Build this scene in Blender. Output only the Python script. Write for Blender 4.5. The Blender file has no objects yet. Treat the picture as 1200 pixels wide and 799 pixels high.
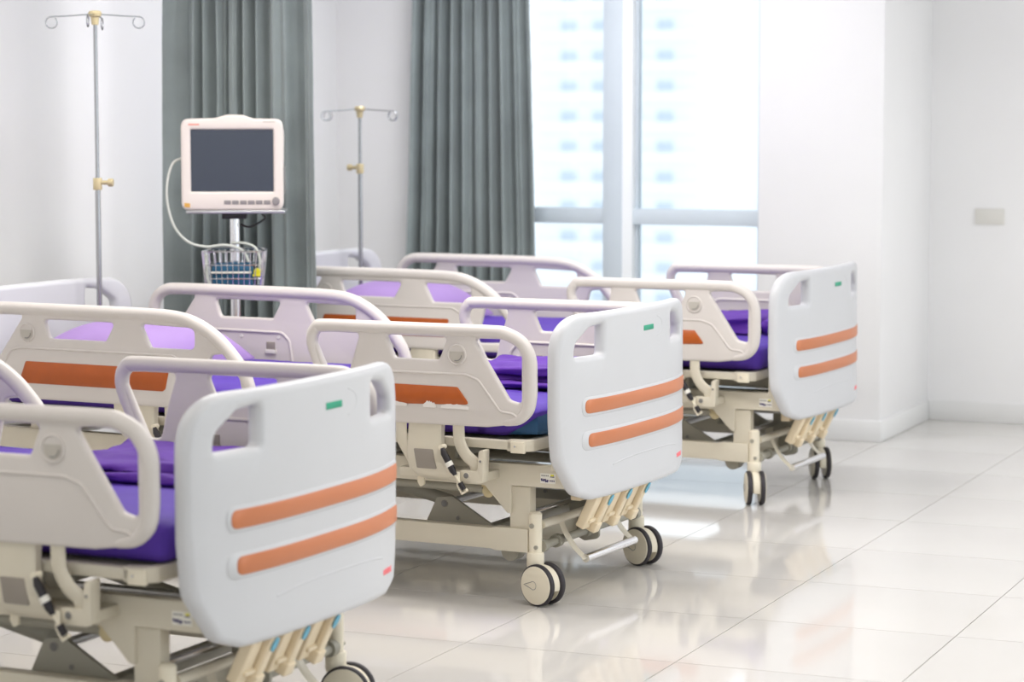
import bpy, bmesh, math, random
from mathutils import Vector, Matrix, noise
R = math.radians
C = bpy.context.scene.collection
scene = bpy.context.scene
random.seed(7)

# ------------------------------------------------------------------ camera
FPX = 2864.4
cam_d = bpy.data.cameras.new('camera')
cam = bpy.data.objects.new('camera', cam_d)
C.objects.link(cam)
cam_d.sensor_width = 36.0
cam_d.lens = 36.0 * FPX / 1200.0
cam_d.clip_end = 1000
yaw, pitch = R(26.6844), R(-5.3843)
cam.location = (3.0424, -6.8006, 1.4602)
fw = Vector((-math.sin(yaw) * math.cos(pitch), math.cos(yaw) * math.cos(pitch), math.sin(pitch)))
cam.rotation_euler = fw.to_track_quat('-Z', 'Y').to_euler()
cam_d.dof.use_dof = True
cam_d.dof.focus_distance = 7.2
cam_d.dof.aperture_fstop = 3.2
scene.camera = cam

# ------------------------------------------------------------------ light
scene.view_settings.view_transform = 'Standard'
scene.view_settings.look = 'None'
scene.view_settings.exposure = 0.12
scene.view_settings.gamma = 1.0
scene.view_settings.use_curve_mapping = False
w = bpy.data.worlds.new('world'); scene.world = w; w.use_nodes = True
bgn = w.node_tree.nodes['Background']
bgn.inputs[0].default_value = (0.90, 0.955, 1.0, 1)
bgn.inputs[1].default_value = 1.45

PHI = R(3.3523)
def room(x, y, z=0.0):
    """room axes -> world"""
    c, s = math.cos(PHI), math.sin(PHI)
    return Vector((c * x - s * y, s * x + c * y, z))
ROOM_M = Matrix.Rotation(PHI, 4, 'Z')
X0, X1, Y0, Y1, Y2, ZC = -2.80, 5.2, -8.6, 3.524, 4.40, 2.75

def area(name, loc, aim, sx, sy, power, col):
    d = bpy.data.lights.new(name, 'AREA'); d.shape = 'RECTANGLE'; d.size = sx; d.size_y = sy
    d.energy = power; d.color = col
    o = bpy.data.objects.new(name, d); C.objects.link(o)
    o.location = loc; o.rotation_euler = (aim.normalized()).to_track_quat('-Z', 'Y').to_euler()
    return o
# daylight entering by the tall windows of the right hand wall (outside the frame)
area('daylight_right_window', room(X1 - 0.12, -2.0, 1.45), room(-1, -0.02, -0.05), 5.0, 2.1, 20, (0.93, 0.97, 1.0))
area('daylight_right_far_window', room(X1 - 0.12, 2.2, 1.45), room(-1, 0.05, -0.05), 3.4, 2.1, 11, (0.90, 0.955, 1.0))
# warm fill lamp added behind the camera, just inside the rear window
area('rear_warm_fill', room(1.4, Y0 + 0.12, 1.5), room(0, 1, -0.05), 5.0, 1.8, 12, (1.0, 0.93, 0.86))
FILL_PANELS = [(-1.2, -6.2), (1.4, -6.2), (-1.2, -3.4), (1.4, -3.4), (-1.1, -0.4), (1.2, -1.1), (3.6, -0.9), (-1.2, 2.2), (0.1, 0.3), (3.2, 3.2)]  # added fill lamps, out of view, placed to even out wall and bed brightness
WATTS = [6, 3, 12, 7, 36, 20, 10, 30, 19, 42]
for (px, py), wt in zip(FILL_PANELS, WATTS):
    area('added_ceiling_fill', room(px, py, ZC - 0.045), Vector((0, 0, -1)), 1.1, 0.5, wt, (1.0, 0.93, 0.85) if py < -2 else ((1.0, 0.96, 0.915) if py < 0 else (0.985, 0.985, 1.0)))

# ------------------------------------------------------------------ materials
def srgb(r, g, b):
    f = lambda c: (c / 255 / 12.92) if c / 255 <= 0.04045 else ((c / 255 + 0.055) / 1.055) ** 2.4
    return (f(r), f(g), f(b), 1)

def mat(name, col, rough=0.5, metal=0.0, spec=0.5, var=0.0, scale=8.0, bump=0.0, bscale=60.0, coat=0.0, sheen=0.0, rvar=0.0):
    m = bpy.data.materials.new(name); m.use_nodes = True
    nt = m.node_tree; b = nt.nodes['Principled BSDF']
    b.inputs['Base Color'].default_value = col
    b.inputs['Roughness'].default_value = rough
    b.inputs['Metallic'].default_value = metal
    b.inputs['Specular IOR Level'].default_value = spec
    b.inputs['Coat Weight'].default_value = coat
    b.inputs['Sheen Weight'].default_value = sheen
    tc = nt.nodes.new('ShaderNodeTexCoord')
    if var > 0:
        n = nt.nodes.new('ShaderNodeTexNoise'); n.inputs['Scale'].default_value = scale; n.inputs['Detail'].default_value = 4
        nt.links.new(tc.outputs['Object'], n.inputs['Vector'])
        r = nt.nodes.new('ShaderNodeValToRGB')
        r.color_ramp.elements[0].position = 0.3; r.color_ramp.elements[1].position = 0.7
        r.color_ramp.elements[0].color = (col[0] * (1 - var), col[1] * (1 - var), col[2] * (1 - var), 1)
        r.color_ramp.elements[1].color = (min(1, col[0] * (1 + var)), min(1, col[1] * (1 + var)), min(1, col[2] * (1 + var)), 1)
        nt.links.new(n.outputs['Fac'], r.inputs['Fac']); nt.links.new(r.outputs['Color'], b.inputs['Base Color'])
        if rvar > 0:
            mp = nt.nodes.new('ShaderNodeMapRange'); mp.inputs['To Min'].default_value = max(0, rough - rvar); mp.inputs['To Max'].default_value = rough + rvar
            nt.links.new(n.outputs['Fac'], mp.inputs['Value']); nt.links.new(mp.outputs['Result'], b.inputs['Roughness'])
    if bump > 0:
        n2 = nt.nodes.new('ShaderNodeTexNoise'); n2.inputs['Scale'].default_value = bscale; n2.inputs['Detail'].default_value = 3
        nt.links.new(tc.outputs['Object'], n2.inputs['Vector'])
        bp = nt.nodes.new('ShaderNodeBump'); bp.inputs['Strength'].default_value = bump; bp.inputs['Distance'].default_value = 0.004
        nt.links.new(n2.outputs['Fac'], bp.inputs['Height']); nt.links.new(bp.outputs['Normal'], b.inputs['Normal'])
    return m

M = {}
M['wall'] = mat('white_wall_paint', (0.88, 0.875, 0.875, 1), 0.42, var=0.015, scale=2, bump=0.05, bscale=120)
M['ceiling'] = mat('ceiling_paint', (0.86, 0.86, 0.85, 1), 0.8, var=0.01, scale=3)
M['base'] = mat('skirting_paint', (0.82, 0.82, 0.81, 1), 0.35, var=0.01)
M['tile'] = mat('polished_tile', (0.66, 0.637, 0.605, 1), 0.07, spec=0.62, var=0.035, scale=1.1, rvar=0.02)
M['grout'] = mat('grey_grout', (0.22, 0.21, 0.20, 1), 0.8, var=0.1, scale=20)
M['plastic'] = mat('white_moulded_plastic', (0.68, 0.635, 0.595, 1), 0.38, var=0.012, scale=4, bump=0.03, bscale=300)
M['panel'] = mat('white_panel_plastic', (0.63, 0.635, 0.65, 1), 0.36, var=0.01, scale=4, bump=0.03, bscale=300)
M['enamel'] = mat('beige_enamelled_steel', srgb(214, 206, 187), 0.33, var=0.02, scale=6)
M['enamel_dark'] = mat('grey_enamelled_steel', srgb(158, 154, 140), 0.4, var=0.04, scale=6)
M['cream'] = mat('cream_plastic', srgb(235, 226, 204), 0.4, var=0.02)
M['crank'] = mat('beige_crank_plastic', srgb(240, 222, 190), 0.42, var=0.03)
M['stripe'] = mat('glare_paled_orange_stripe', srgb(204, 124, 80), 0.4, var=0.02)  # orange made paler: overexposure and glare put into the stripe colour
M['orange'] = mat('burnt_orange_rail_insert', srgb(178, 86, 24), 0.42, var=0.08, scale=14)
M['wear'] = mat('bare_worn_patch', (0.80, 0.76, 0.72, 1), 0.6)
M['gauge'] = mat('grey_gauge_plastic', srgb(190, 184, 174), 0.4)
M['gauge_dark'] = mat('dark_gauge_slot', srgb(120, 118, 116), 0.5)
M['shade_grey'] = mat('grey_label_plastic', srgb(150, 142, 132), 0.5)
M['black'] = mat('black_plastic', srgb(38, 34, 38), 0.4)
M['rubber'] = mat('dark_rubber', srgb(52, 48, 52), 0.6)
M['chrome'] = mat('chrome', (0.82, 0.82, 0.84, 1), 0.14, metal=1.0)
M['pole_metal'] = mat('dull_chrome', (0.42, 0.42, 0.43, 1), 0.22, metal=1.0)
M['steel'] = mat('brushed_steel', (0.62, 0.62, 0.63, 1), 0.3, metal=1.0)
M['brass'] = mat('cream_brass_fitting', srgb(205, 190, 150), 0.35, metal=0.25)
M['purple'] = mat('purple_sheet', srgb(80, 46, 160), 0.72, var=0.10, scale=5, bump=0.35, bscale=18)
M['violet'] = mat('violet_blanket', srgb(88, 36, 152), 0.75, var=0.14, scale=9, bump=0.9, bscale=26)
M['lilac'] = mat('lilac_pillow', srgb(160, 130, 188), 0.7, var=0.05, scale=6, bump=0.25, bscale=22)
M['teal'] = mat('teal_mattress_vinyl', srgb(36, 84, 124), 0.5, var=0.05)
M['curtain'] = mat('grey_green_curtain', srgb(136, 146, 146), 0.62, var=0.16, scale=3.5, bump=0.5, bscale=40, sheen=0.35)
M['green'] = mat('green_mark', srgb(40, 160, 125), 0.5)
M['pink'] = mat('pink_mark', srgb(255, 130, 135), 0.5)
M['blue'] = mat('blue_sticker', srgb(105, 178, 205), 0.5)
M['white'] = mat('white_sticker', srgb(235, 232, 222), 0.5)
M['navy'] = mat('navy_print', srgb(52, 38, 96), 0.5)
M['yellow'] = mat('yellow_print', srgb(222, 214, 40), 0.5)
M['monitor'] = mat('monitor_shell', srgb(226, 216, 208), 0.4, var=0.01)
M['screen'] = mat('dark_screen_glass', srgb(40, 46, 62), 0.16, spec=0.6)
M['key'] = mat('grey_key', srgb(140, 135, 135), 0.5)
M['redprint'] = mat('red_print', srgb(225, 150, 135), 0.5)
M['amber'] = mat('amber_lamp', srgb(215, 165, 80), 0.4)
M['cable'] = mat('pale_cable', srgb(205, 208, 200), 0.5)
M['cuff'] = mat('blue_cuff_fabric', srgb(28, 86, 120), 0.7, var=0.1, scale=20)
M['frame'] = mat('window_frame_paint', (0.63, 0.70, 0.76, 1), 0.45, var=0.02)
M['facade'] = mat('pale_facade', (0.86, 0.88, 0.91, 1), 0.8, var=0.02, scale=0.1)
M['facade_win'] = mat('far_window_glass', (0.60, 0.67, 0.74, 1), 0.6, var=0.1, scale=0.2)
M['plate'] = mat('wall_plate_plastic', srgb(222, 220, 214), 0.4)
M['light'] = mat('fill_diffuser_glow', (0.9, 0.9, 0.9, 1), 0.5)  # glowing face of the added, unseen ceiling panels
nt = M['light'].node_tree
nt.nodes['Principled BSDF'].inputs['Emission Color'].default_value = (1, 0.97, 0.93, 1)
nt.nodes['Principled BSDF'].inputs['Emission Strength'].default_value = 1.0
g = bpy.data.materials.new('window_glass'); g.use_nodes = True; nt = g.node_tree
for n in list(nt.nodes): nt.nodes.remove(n)
o_ = nt.nodes.new('ShaderNodeOutputMaterial'); mx = nt.nodes.new('ShaderNodeMixShader'); tr = nt.nodes.new('ShaderNodeBsdfTransparent'); gl = nt.nodes.new('ShaderNodeBsdfGlossy'); fr = nt.nodes.new('ShaderNodeFresnel')
tr.inputs[0].default_value = (0.96, 0.985, 1, 1); gl.inputs['Roughness'].default_value = 0.02; fr.inputs[0].default_value = 1.45
nt.links.new(fr.outputs[0], mx.inputs[0]); nt.links.new(tr.outputs[0], mx.inputs[1]); nt.links.new(gl.outputs[0], mx.inputs[2]); nt.links.new(mx.outputs[0], o_.inputs[0])
M['glass'] = g

# ------------------------------------------------------------------ mesh helpers
class MB:
    def __init__(s): s.v = []; s.f = []; s.mi = []; s.cur = 0
    def _add(s, vs, fs):
        o = len(s.v); s.v += [Vector(p) for p in vs]
        for f in fs: s.f.append([i + o for i in f]); s.mi.append(s.cur)
    def box(s, c, d, rot=None):
        x, y, z = d[0] / 2, d[1] / 2, d[2] / 2
        vs = [Vector((sx * x, sy * y, sz * z)) for sx in (-1, 1) for sy in (-1, 1) for sz in (-1, 1)]
        if rot is not None: vs = [rot @ v for v in vs]
        vs = [v + Vector(c) for v in vs]
        s._add(vs, [(0, 1, 3, 2), (4, 6, 7, 5), (0, 4, 5, 1), (2, 3, 7, 6), (0, 2, 6, 4), (1, 5, 7, 3)])
        return s
    def b2(s, x0, x1, y0, y1, z0, z1):
        return s.box(((x0 + x1) / 2, (y0 + y1) / 2, (z0 + z1) / 2), (abs(x1 - x0), abs(y1 - y0), abs(z1 - z0)))
    def tube(s, pts, r, n=8, closed=False, flat=1.0, flata=1.0):
        pts = [Vector(p) for p in pts]; N = len(pts)
        rs = r if isinstance(r, (list, tuple)) else [r] * N
        tang = []
        for i in range(N):
            if closed: t = pts[(i + 1) % N] - pts[i - 1]
            else: t = pts[min(i + 1, N - 1)] - pts[max(i - 1, 0)]
            tang.append(t.normalized())
        up = Vector((0, 0, 1)) if abs(tang[0].z) < 0.9 else Vector((0, 1, 0))
        a = (up - tang[0] * up.dot(tang[0])).normalized(); vs = []
        for i in range(N):
            a = (a - tang[i] * a.dot(tang[i])).normalized(); b = tang[i].cross(a)
            for k in range(n):
                th = 2 * math.pi * k / n
                vs.append(pts[i] + (a * math.cos(th) * flata + b * math.sin(th) * flat) * rs[i])
        fs = []
        for i in range(N if closed else N - 1):
            j = (i + 1) % N
            for k in range(n): fs.append((i * n + k, i * n + (k + 1) % n, j * n + (k + 1) % n, j * n + k))
        if not closed:
            fs.append(tuple(range(n - 1, -1, -1))); fs.append(tuple((N - 1) * n + k for k in range(n)))
        s._add(vs, fs); return s
    def cyl(s, a, b, r0, r1=None, n=16):
        return s.tube([a, b], [r0, r0 if r1 is None else r1], n)
    def lathe(s, prof, n=24, M4=None):
        """prof: (r, h) pairs; axis Z"""
        vs = []; K = len(prof)
        for (r, h) in prof:
            for k in range(n):
                th = 2 * math.pi * k / n; vs.append(Vector((r * math.cos(th), r * math.sin(th), h)))
        if M4 is not None: vs = [M4 @ v for v in vs]
        fs = []
        for i in range(K - 1):
            for k in range(n): fs.append((i * n + k, i * n + (k + 1) % n, (i + 1) * n + (k + 1) % n, (i + 1) * n + k))
        fs.append(tuple(range(n - 1, -1, -1))); fs.append(tuple((K - 1) * n + k for k in range(n)))
        s._add(vs, fs); return s
    def prism(s, poly, ax, t0, t1):
        """poly in the plane normal to ax: 'y' -> (x,z); 'x' -> (y,z); 'z' -> (x,y)"""
        P = {'y': lambda a, b, t: (a, t, b), 'x': lambda a, b, t: (t, a, b), 'z': lambda a, b, t: (a, b, t)}[ax]
        n = len(poly)
        vs = [P(a, b, t0) for a, b in poly] + [P(a, b, t1) for a, b in poly]
        fs = [tuple(range(n)), tuple(range(2 * n - 1, n - 1, -1))] + [(i, i + n, (i + 1) % n + n, (i + 1) % n) for i in range(n)]
        s._add(vs, fs); return s
    def mesh(s, name, mats, smooth=True, bevel=0.0, seg=2, angle=35):
        me = bpy.data.meshes.new(name)
        me.from_pydata([tuple(v) for v in s.v], [], s.f)
        for m in (mats if isinstance(mats, (list, tuple)) else [mats]): me.materials.append(m)
        for p, k in zip(me.polygons, s.mi): p.material_index = k
        bm = bmesh.new(); bm.from_mesh(me)
        bmesh.ops.recalc_face_normals(bm, faces=bm.faces)
        if bevel > 0:
            es = [e for e in bm.edges if len(e.link_faces) == 2 and e.calc_face_angle(0) > R(30)]
            bmesh.ops.bevel(bm, geom=es, offset=bevel, segments=seg, profile=0.5, affect='EDGES', clamp_overlap=True)
        bm.to_mesh(me); bm.free()
        if smooth:
            me.polygons.foreach_set('use_smooth', [True] * len(me.polygons)); me.set_sharp_from_angle(angle=R(angle))
        return me

def link(name, me, parent=None, loc=(0, 0, 0), rotz=0.0):
    o = bpy.data.objects.new(name, me); C.objects.link(o)
    if parent is not None: o.parent = parent
    o.location = loc; o.rotation_euler = (0, 0, rotz); return o
def empty(name, loc, rotz=0.0):
    return link(name, None, None, loc, rotz)
def tag(o, label=None, cat=None, group=None, kind=None):
    if label: o['label'] = label
    if cat: o['category'] = cat
    if group: o['group'] = group
    if kind: o['kind'] = kind
    return o

def rpoly(pts, r=0.02, seg=5):
    """round the corners of a polygon; a point may carry its own radius as third item"""
    out = []; n = len(pts)
    for i in range(n):
        p = Vector(pts[i][:2]); rr = pts[i][2] if len(pts[i]) > 2 else r
        a = Vector(pts[i - 1][:2]); b = Vector(pts[(i + 1) % n][:2])
        da = (a - p); db = (b - p); la, lb = da.length, db.length
        ang = da.angle(db)
        if rr <= 0 or ang > R(176): out.append((p.x, p.y)); continue
        t = min(rr / math.tan(ang / 2), la * 0.48, lb * 0.48)
        s_, e_ = p + da / la * t, p + db / lb * t
        for k in range(seg + 1):
            u = k / seg; q = s_ * (1 - u) ** 2 + p * 2 * u * (1 - u) + e_ * u ** 2
            out.append((q.x, q.y))
    return out

def area2(p): return sum(p[i - 1][0] * p[i][1] - p[i][0] * p[i - 1][1] for i in range(len(p))) / 2
def inset(poly, d):
    """offset a polygon inward (d>0) along vertex normals"""
    sgn = 1 if area2(poly) > 0 else -1; out = []; n = len(poly)
    for i in range(n):
        a, p, b = Vector(poly[i - 1]), Vector(poly[i]), Vector(poly[(i + 1) % n])
        t = (b - a)
        if t.length < 1e-9: out.append(tuple(p)); continue
        t.normalize(); nrm = Vector((-t.y, t.x)) * sgn
        out.append((p.x + nrm.x * d, p.y + nrm.y * d))
    return out

def plate(outline, holes, half_t, bev, nb=3, grid=None):
    """A moulded plate with holes and rounded edges, in the XY plane, thickness along Z.
    Built by triangulating (outline, holes) inset by the bevel and sweeping rounded rims."""
    bm = bmesh.new()
    loops = [(outline, 1)] + [(h, -1) for h in holes]
    tops = []; bots = []
    for poly, sg in loops:
        rings = []
        for k in range(2 * nb + 2):
            if k <= nb: th = math.pi / 2 * (1 - k / nb); z = half_t - bev + bev * math.sin(th); off = bev * (1 - math.cos(th))
            else: th = math.pi / 2 * ((k - nb - 1) / nb); z = -(half_t - bev) - bev * math.sin(th); off = bev * (1 - math.cos(th))
            rings.append([bm.verts.new((x, y, z)) for x, y in inset(poly, off * sg)])
        n = len(poly)
        for a, b in zip(rings[:-1], rings[1:]):
            for i in range(n):
                bm.faces.new((a[i], a[(i + 1) % n], b[(i + 1) % n], b[i]))
        tops.append(rings[0]); bots.append(rings[-1])
    for rs in (tops, bots):
        es = []
        for r in rs:
            for i in range(len(r)):
                e = bm.edges.get((r[i], r[(i + 1) % len(r)])); es.append(e)
        bmesh.ops.triangle_fill(bm, use_beauty=True, use_dissolve=False, edges=es)
    if grid:
        for ax, vals in grid:
            for v in vals:
                co = Vector((v, 0, 0)) if ax == 0 else Vector((0, v, 0)); no = Vector((1, 0, 0)) if ax == 0 else Vector((0, 1, 0))
                bmesh.ops.bisect_plane(bm, geom=bm.verts[:] + bm.edges[:] + bm.faces[:], plane_co=co, plane_no=no, dist=1e-6)
    bmesh.ops.recalc_face_normals(bm, faces=bm.faces)
    return bm
def bm_mesh(bm, name, m, fn=None, angle=50):
    if fn:
        for v in bm.verts: v.co = fn(v.co)
    bmesh.ops.recalc_face_normals(bm, faces=bm.faces)
    me = bpy.data.meshes.new(name); bm.to_mesh(me); bm.free(); me.materials.append(m)
    me.polygons.foreach_set('use_smooth', [True] * len(me.polygons)); me.set_sharp_from_angle(angle=R(angle))
    return me

def spline(pts, k=6, closed=False):
    """Catmull-Rom through points"""
    P = [Vector(p) for p in pts]; out = []; n = len(P)
    rng = range(n) if closed else range(n - 1)
    for i in rng:
        if closed: a, b, c, d = P[i - 1], P[i], P[(i + 1) % n], P[(i + 2) % n]
        else: a, b, c, d = P[max(i - 1, 0)], P[i], P[i + 1], P[min(i + 2, n - 1)]
        for j in range(k):
            t = j / k
            out.append(0.5 * ((2 * b) + (c - a) * t + (2 * a - 5 * b + 4 * c - d) * t * t + (3 * b - a - 3 * c + d) * t ** 3))
    if not closed: out.append(P[-1])
    return out

# ------------------------------------------------------------------ room shell
def rbox(name, x0, x1, y0, y1, z0, z1, m, bevel=0.0, kind='structure', parent=None):
    me = MB().b2(x0, x1, y0, y1, z0, z1).mesh(name, m, bevel=bevel)
    o = link(name, me, parent, (0, 0, 0), PHI if parent is None else 0)
    if kind and parent is None: o['kind'] = kind
    return o
floor = rbox('floor', X0 - 0.1, X1 + 0.1, Y0 - 0.1, Y2 + 0.1, -0.12, -0.004, M['grout'])
TS, S0, T0 = 0.6108, 0.5066, 0.2939
gap = 0.0028
tile_cache = {}
ix0 = math.floor((X0 - S0) / TS); ix1 = math.ceil((X1 - S0) / TS); iy0 = math.floor((Y0 - T0) / TS); iy1 = math.ceil((Y2 - T0) / TS)
for i in range(ix0, ix1):
    for j in range(iy0, iy1):
        xa, xb = max(X0, S0 + i * TS), min(X1, S0 + (i + 1) * TS); ya, yb = max(Y0, T0 + j * TS), min(Y2, T0 + (j + 1) * TS)
        if xb - xa < 0.01 or yb - ya < 0.01: continue
        sx, sy = round(xb - xa - gap, 4), round(yb - ya - gap, 4)
        if (sx, sy) not in tile_cache:
            tile_cache[(sx, sy)] = MB().b2(-sx / 2, sx / 2, -sy / 2, sy / 2, -0.006, 0.0).mesh('floor_tile', M['tile'])
        link('floor_tile', tile_cache[(sx, sy)], floor, ((xa + xb) / 2, (ya + yb) / 2, 0))
ceil = rbox('ceiling', X0 - 0.1, X1 + 0.1, Y0 - 0.1, Y2 + 0.1, ZC, ZC + 0.1, M['ceiling'])
rbox('wall_left', X0 - 0.12, X0, Y0 - 0.1, Y1 + 0.2, 0, ZC, M['wall'])
# right wall: sill, head and piers around its tall windows
rw = rbox('wall_right', X1, X1 + 0.12, Y0, Y2, 0, 0.35, M['wall'])
rbox('wall_head', X1, X1 + 0.12, Y0, Y2, 2.55, ZC, M['wall'], parent=rw)
for (a, b) in ((Y0, -4.5), (3.3, Y2)): rbox('wall_pier', X1, X1 + 0.12, a, b, 0.35, 2.55, M['wall'], parent=rw)
wr_ = rbox('wall_rear', X0, X1, Y0 - 0.12, Y0, 0, 0.5, M['wall'])
rbox('wall_head', X0, X1, Y0 - 0.12, Y0, 2.5, ZC, M['wall'], parent=wr_)
for (a, b) in ((X0, -1.2), (4.0, X1)): rbox('wall_pier', a, b, Y0 - 0.12, Y0, 0.5, 2.5, M['wall'], parent=wr_)
def window_simple(name, x0, x1, y0, y1, z0, z1, axis, n):
    fr = MB(); t = 0.05
    if axis == 'y':
        fr.b2(x0, x1, y0, y1, z0, z0 + t); fr.b2(x0, x1, y0, y1, z1 - t, z1)
        for k in range(n + 1):
            c = y0 + (y1 - y0) * k / n; fr.b2(x0, x1, c - t / 2, c + t / 2, z0, z1)
    else:
        fr.b2(x0, x1, y0, y1, z0, z0 + t); fr.b2(x0, x1, y0, y1, z1 - t, z1)
        for k in range(n + 1):
            c = x0 + (x1 - x0) * k / n; fr.b2(c - t / 2, c + t / 2, y0, y1, z0, z1)
    o = link(name, fr.mesh(name, M['frame']), None, (0, 0, 0), PHI); o['kind'] = 'structure'
    gm = MB()
    if axis == 'y': gm.b2((x0 + x1) / 2 - 0.003, (x0 + x1) / 2 + 0.003, y0, y1, z0, z1)
    else: gm.b2(x0, x1, (y0 + y1) / 2 - 0.003, (y0 + y1) / 2 + 0.003, z0, z1)
    link('pane', gm.mesh('pane', M['glass']), o)
window_simple('window_2', X1 + 0.02, X1 + 0.08, -4.5, 3.3, 0.35, 2.55, 'y', 6)
window_simple('window_3', -1.2, 4.0, Y0 - 0.08, Y0 - 0.02, 0.5, 2.5, 'x', 4)
# back wall: left piece, column on the right of the window, low sill
WX0, WX1, WZ0 = -2.22, -0.685, 0.10
wb = rbox('wall_back', X0, WX0, Y1, Y1 + 0.2, 0, ZC, M['wall'])
rbox('wall_sill', WX0, WX1, Y1, Y1 + 0.2, 0, WZ0, M['wall'], parent=wb)
rbox('wall_column', WX1, -0.117, Y1, Y2 + 0.1, 0, ZC, M['wall'], bevel=0.004, parent=wb)
rbox('wall_alcove', -0.117, X1, Y2, Y2 + 0.12, 0, ZC, M['wall'])
# skirting
rbox('baseboard_back', WX1, -0.117 + 0.012, Y1 - 0.012, Y1, 0, 0.095, M['base'], bevel=0.003)
rbox('baseboard_column', -0.117, -0.117 + 0.012, Y1, Y2, 0, 0.095, M['base'], bevel=0.003)
rbox('baseboard_alcove', -0.105, X1, Y2 - 0.012, Y2, 0, 0.095, M['base'], bevel=0.003)
rbox('baseboard_left', X0, X0 + 0.012, Y0, Y1, 0, 0.095, M['base'], bevel=0.003)
# big window
wf = MB()
FY0, FY1 = Y1 + 0.05, Y1 + 0.13
wf.b2(WX0, WX1, FY0, FY1, WZ0, WZ0 + 0.06); wf.b2(WX0, WX1, FY0, FY1, ZC - 0.06, ZC)
wf.b2(WX0, WX0 + 0.05, FY0, FY1, WZ0, ZC); wf.b2(WX1 - 0.02, WX1, FY0, FY1, WZ0, ZC)
win = link('window_1', wf.mesh('window_1', M['frame'], bevel=0.003), None, (0, 0, 0), PHI); win['kind'] = 'structure'
link('mullion', MB().b2(-1.440, -1.345, FY0 - 0.03, FY1 + 0.04, WZ0, ZC).mesh('mullion', M['frame'], bevel=0.004), win)
link('sash_stile', MB().b2(-1.297, -1.285, FY0 + 0.02, FY1 - 0.01, WZ0, ZC).mesh('sash_stile', M['frame'], bevel=0.003), win)
link('sash_stile', MB().b2(-1.345, -1.297, FY0 - 0.025, FY1 - 0.005, WZ0, ZC).mesh('sash_plate', mat('pale_sash_plate', (0.93, 0.96, 0.98, 1), 0.5)), win)
link('transom', MB().b2(WX0, WX1, FY0 - 0.01, FY1 + 0.01, 0.940, 1.010).mesh('transom', M['frame'], bevel=0.004), win)
for (xa, xb) in ((WX0 + 0.05, -1.44), (-1.285, WX1 - 0.02)):
    for (za, zb) in ((WZ0 + 0.06, 0.94), (1.01, ZC - 0.06)):
        link('pane', MB().b2(xa, xb, FY0 + 0.037, FY0 + 0.043, za, zb).mesh('pane', M['glass']), win)
# unseen ceiling panels, added to go with the fill lamps
lf0 = None
for n_, (px, py) in enumerate(FILL_PANELS):
    fr = MB(); 
    for (a, b, c, d) in ((-0.6, 0.6, -0.3, -0.27), (-0.6, 0.6, 0.27, 0.3), (-0.6, -0.57, -0.27, 0.27), (0.57, 0.6, -0.27, 0.27)): fr.b2(a, b, c, d, 0.0, 0.03)
    if n_ == 0: m1 = fr.mesh('fill_frame', M['base']); m2 = MB().b2(-0.57, 0.57, -0.27, 0.27, 0.01, 0.03).mesh('fill_diffuser', M['light'])
    l = link('fill_frame', m1, ceil, (px, py, ZC - 0.03)); link('fill_diffuser', m2, l)

# wall plate on the alcove wall
wp = MB().b2(-0.069, 0.069, -0.008, 0.0, -0.037, 0.037).mesh('wall_plate', M['plate'], bevel=0.003)
q = room(0.167, Y2, 0.968)
tag(link('wall_plate', wp, None, q, PHI), 'small pale grey blank rectangular plate on the white wall at right', 'wall plate')

# ------------------------------------------------------------------ buildings beyond the window
def far_building(label, cx_px, dist, wid, hei, base, cols, rows, wx, wh, storey, zrot=PHI, win_w=2.2):
    # direction through a pixel column from the camera, placed at a real distance
    rt = Vector((math.cos(yaw), math.sin(yaw), 0)); d = Vector((-math.sin(yaw), math.cos(yaw), 0)) * FPX + rt * (cx_px - 600)
    p = cam.location.copy(); p.z = base; p += d.normalized() * dist; p.z = base
    b = tag(empty('apartment_building', p, zrot), label, 'building')
    link('wall', MB().b2(-wid / 2, wid / 2, 0, 16, 0, hei).mesh('wall', M['facade']), b)
    band = MB().b2(-wid / 2 - 0.1, wid / 2 + 0.1, -0.9, 0, 0, 0.9).mesh('balcony', M['facade'])
    wm = MB().b2(-win_w / 2, win_w / 2, -0.12, 0.1, 0, wh).mesh('window', M['facade_win'])
    for r in range(rows):
        link('balcony', band, b, (0, 0, r * storey))
        for c_ in range(cols):
            link('window', wm, b, ((c_ - (cols - 1) / 2) * wx, 0, r * storey + 1.0))
far_building('pale white apartment block with rows of windows beyond the left window panes', 722, 245, 17.5, 76, -39.54, 4, 25, 3.42, 0.95, 3.0, win_w=1.7)
far_building('paler apartment tower far off beyond the right window pane', 905, 360, 15, 96, -40, 3, 27, 4.6, 0.9, 3.3, win_w=1.5)

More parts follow.
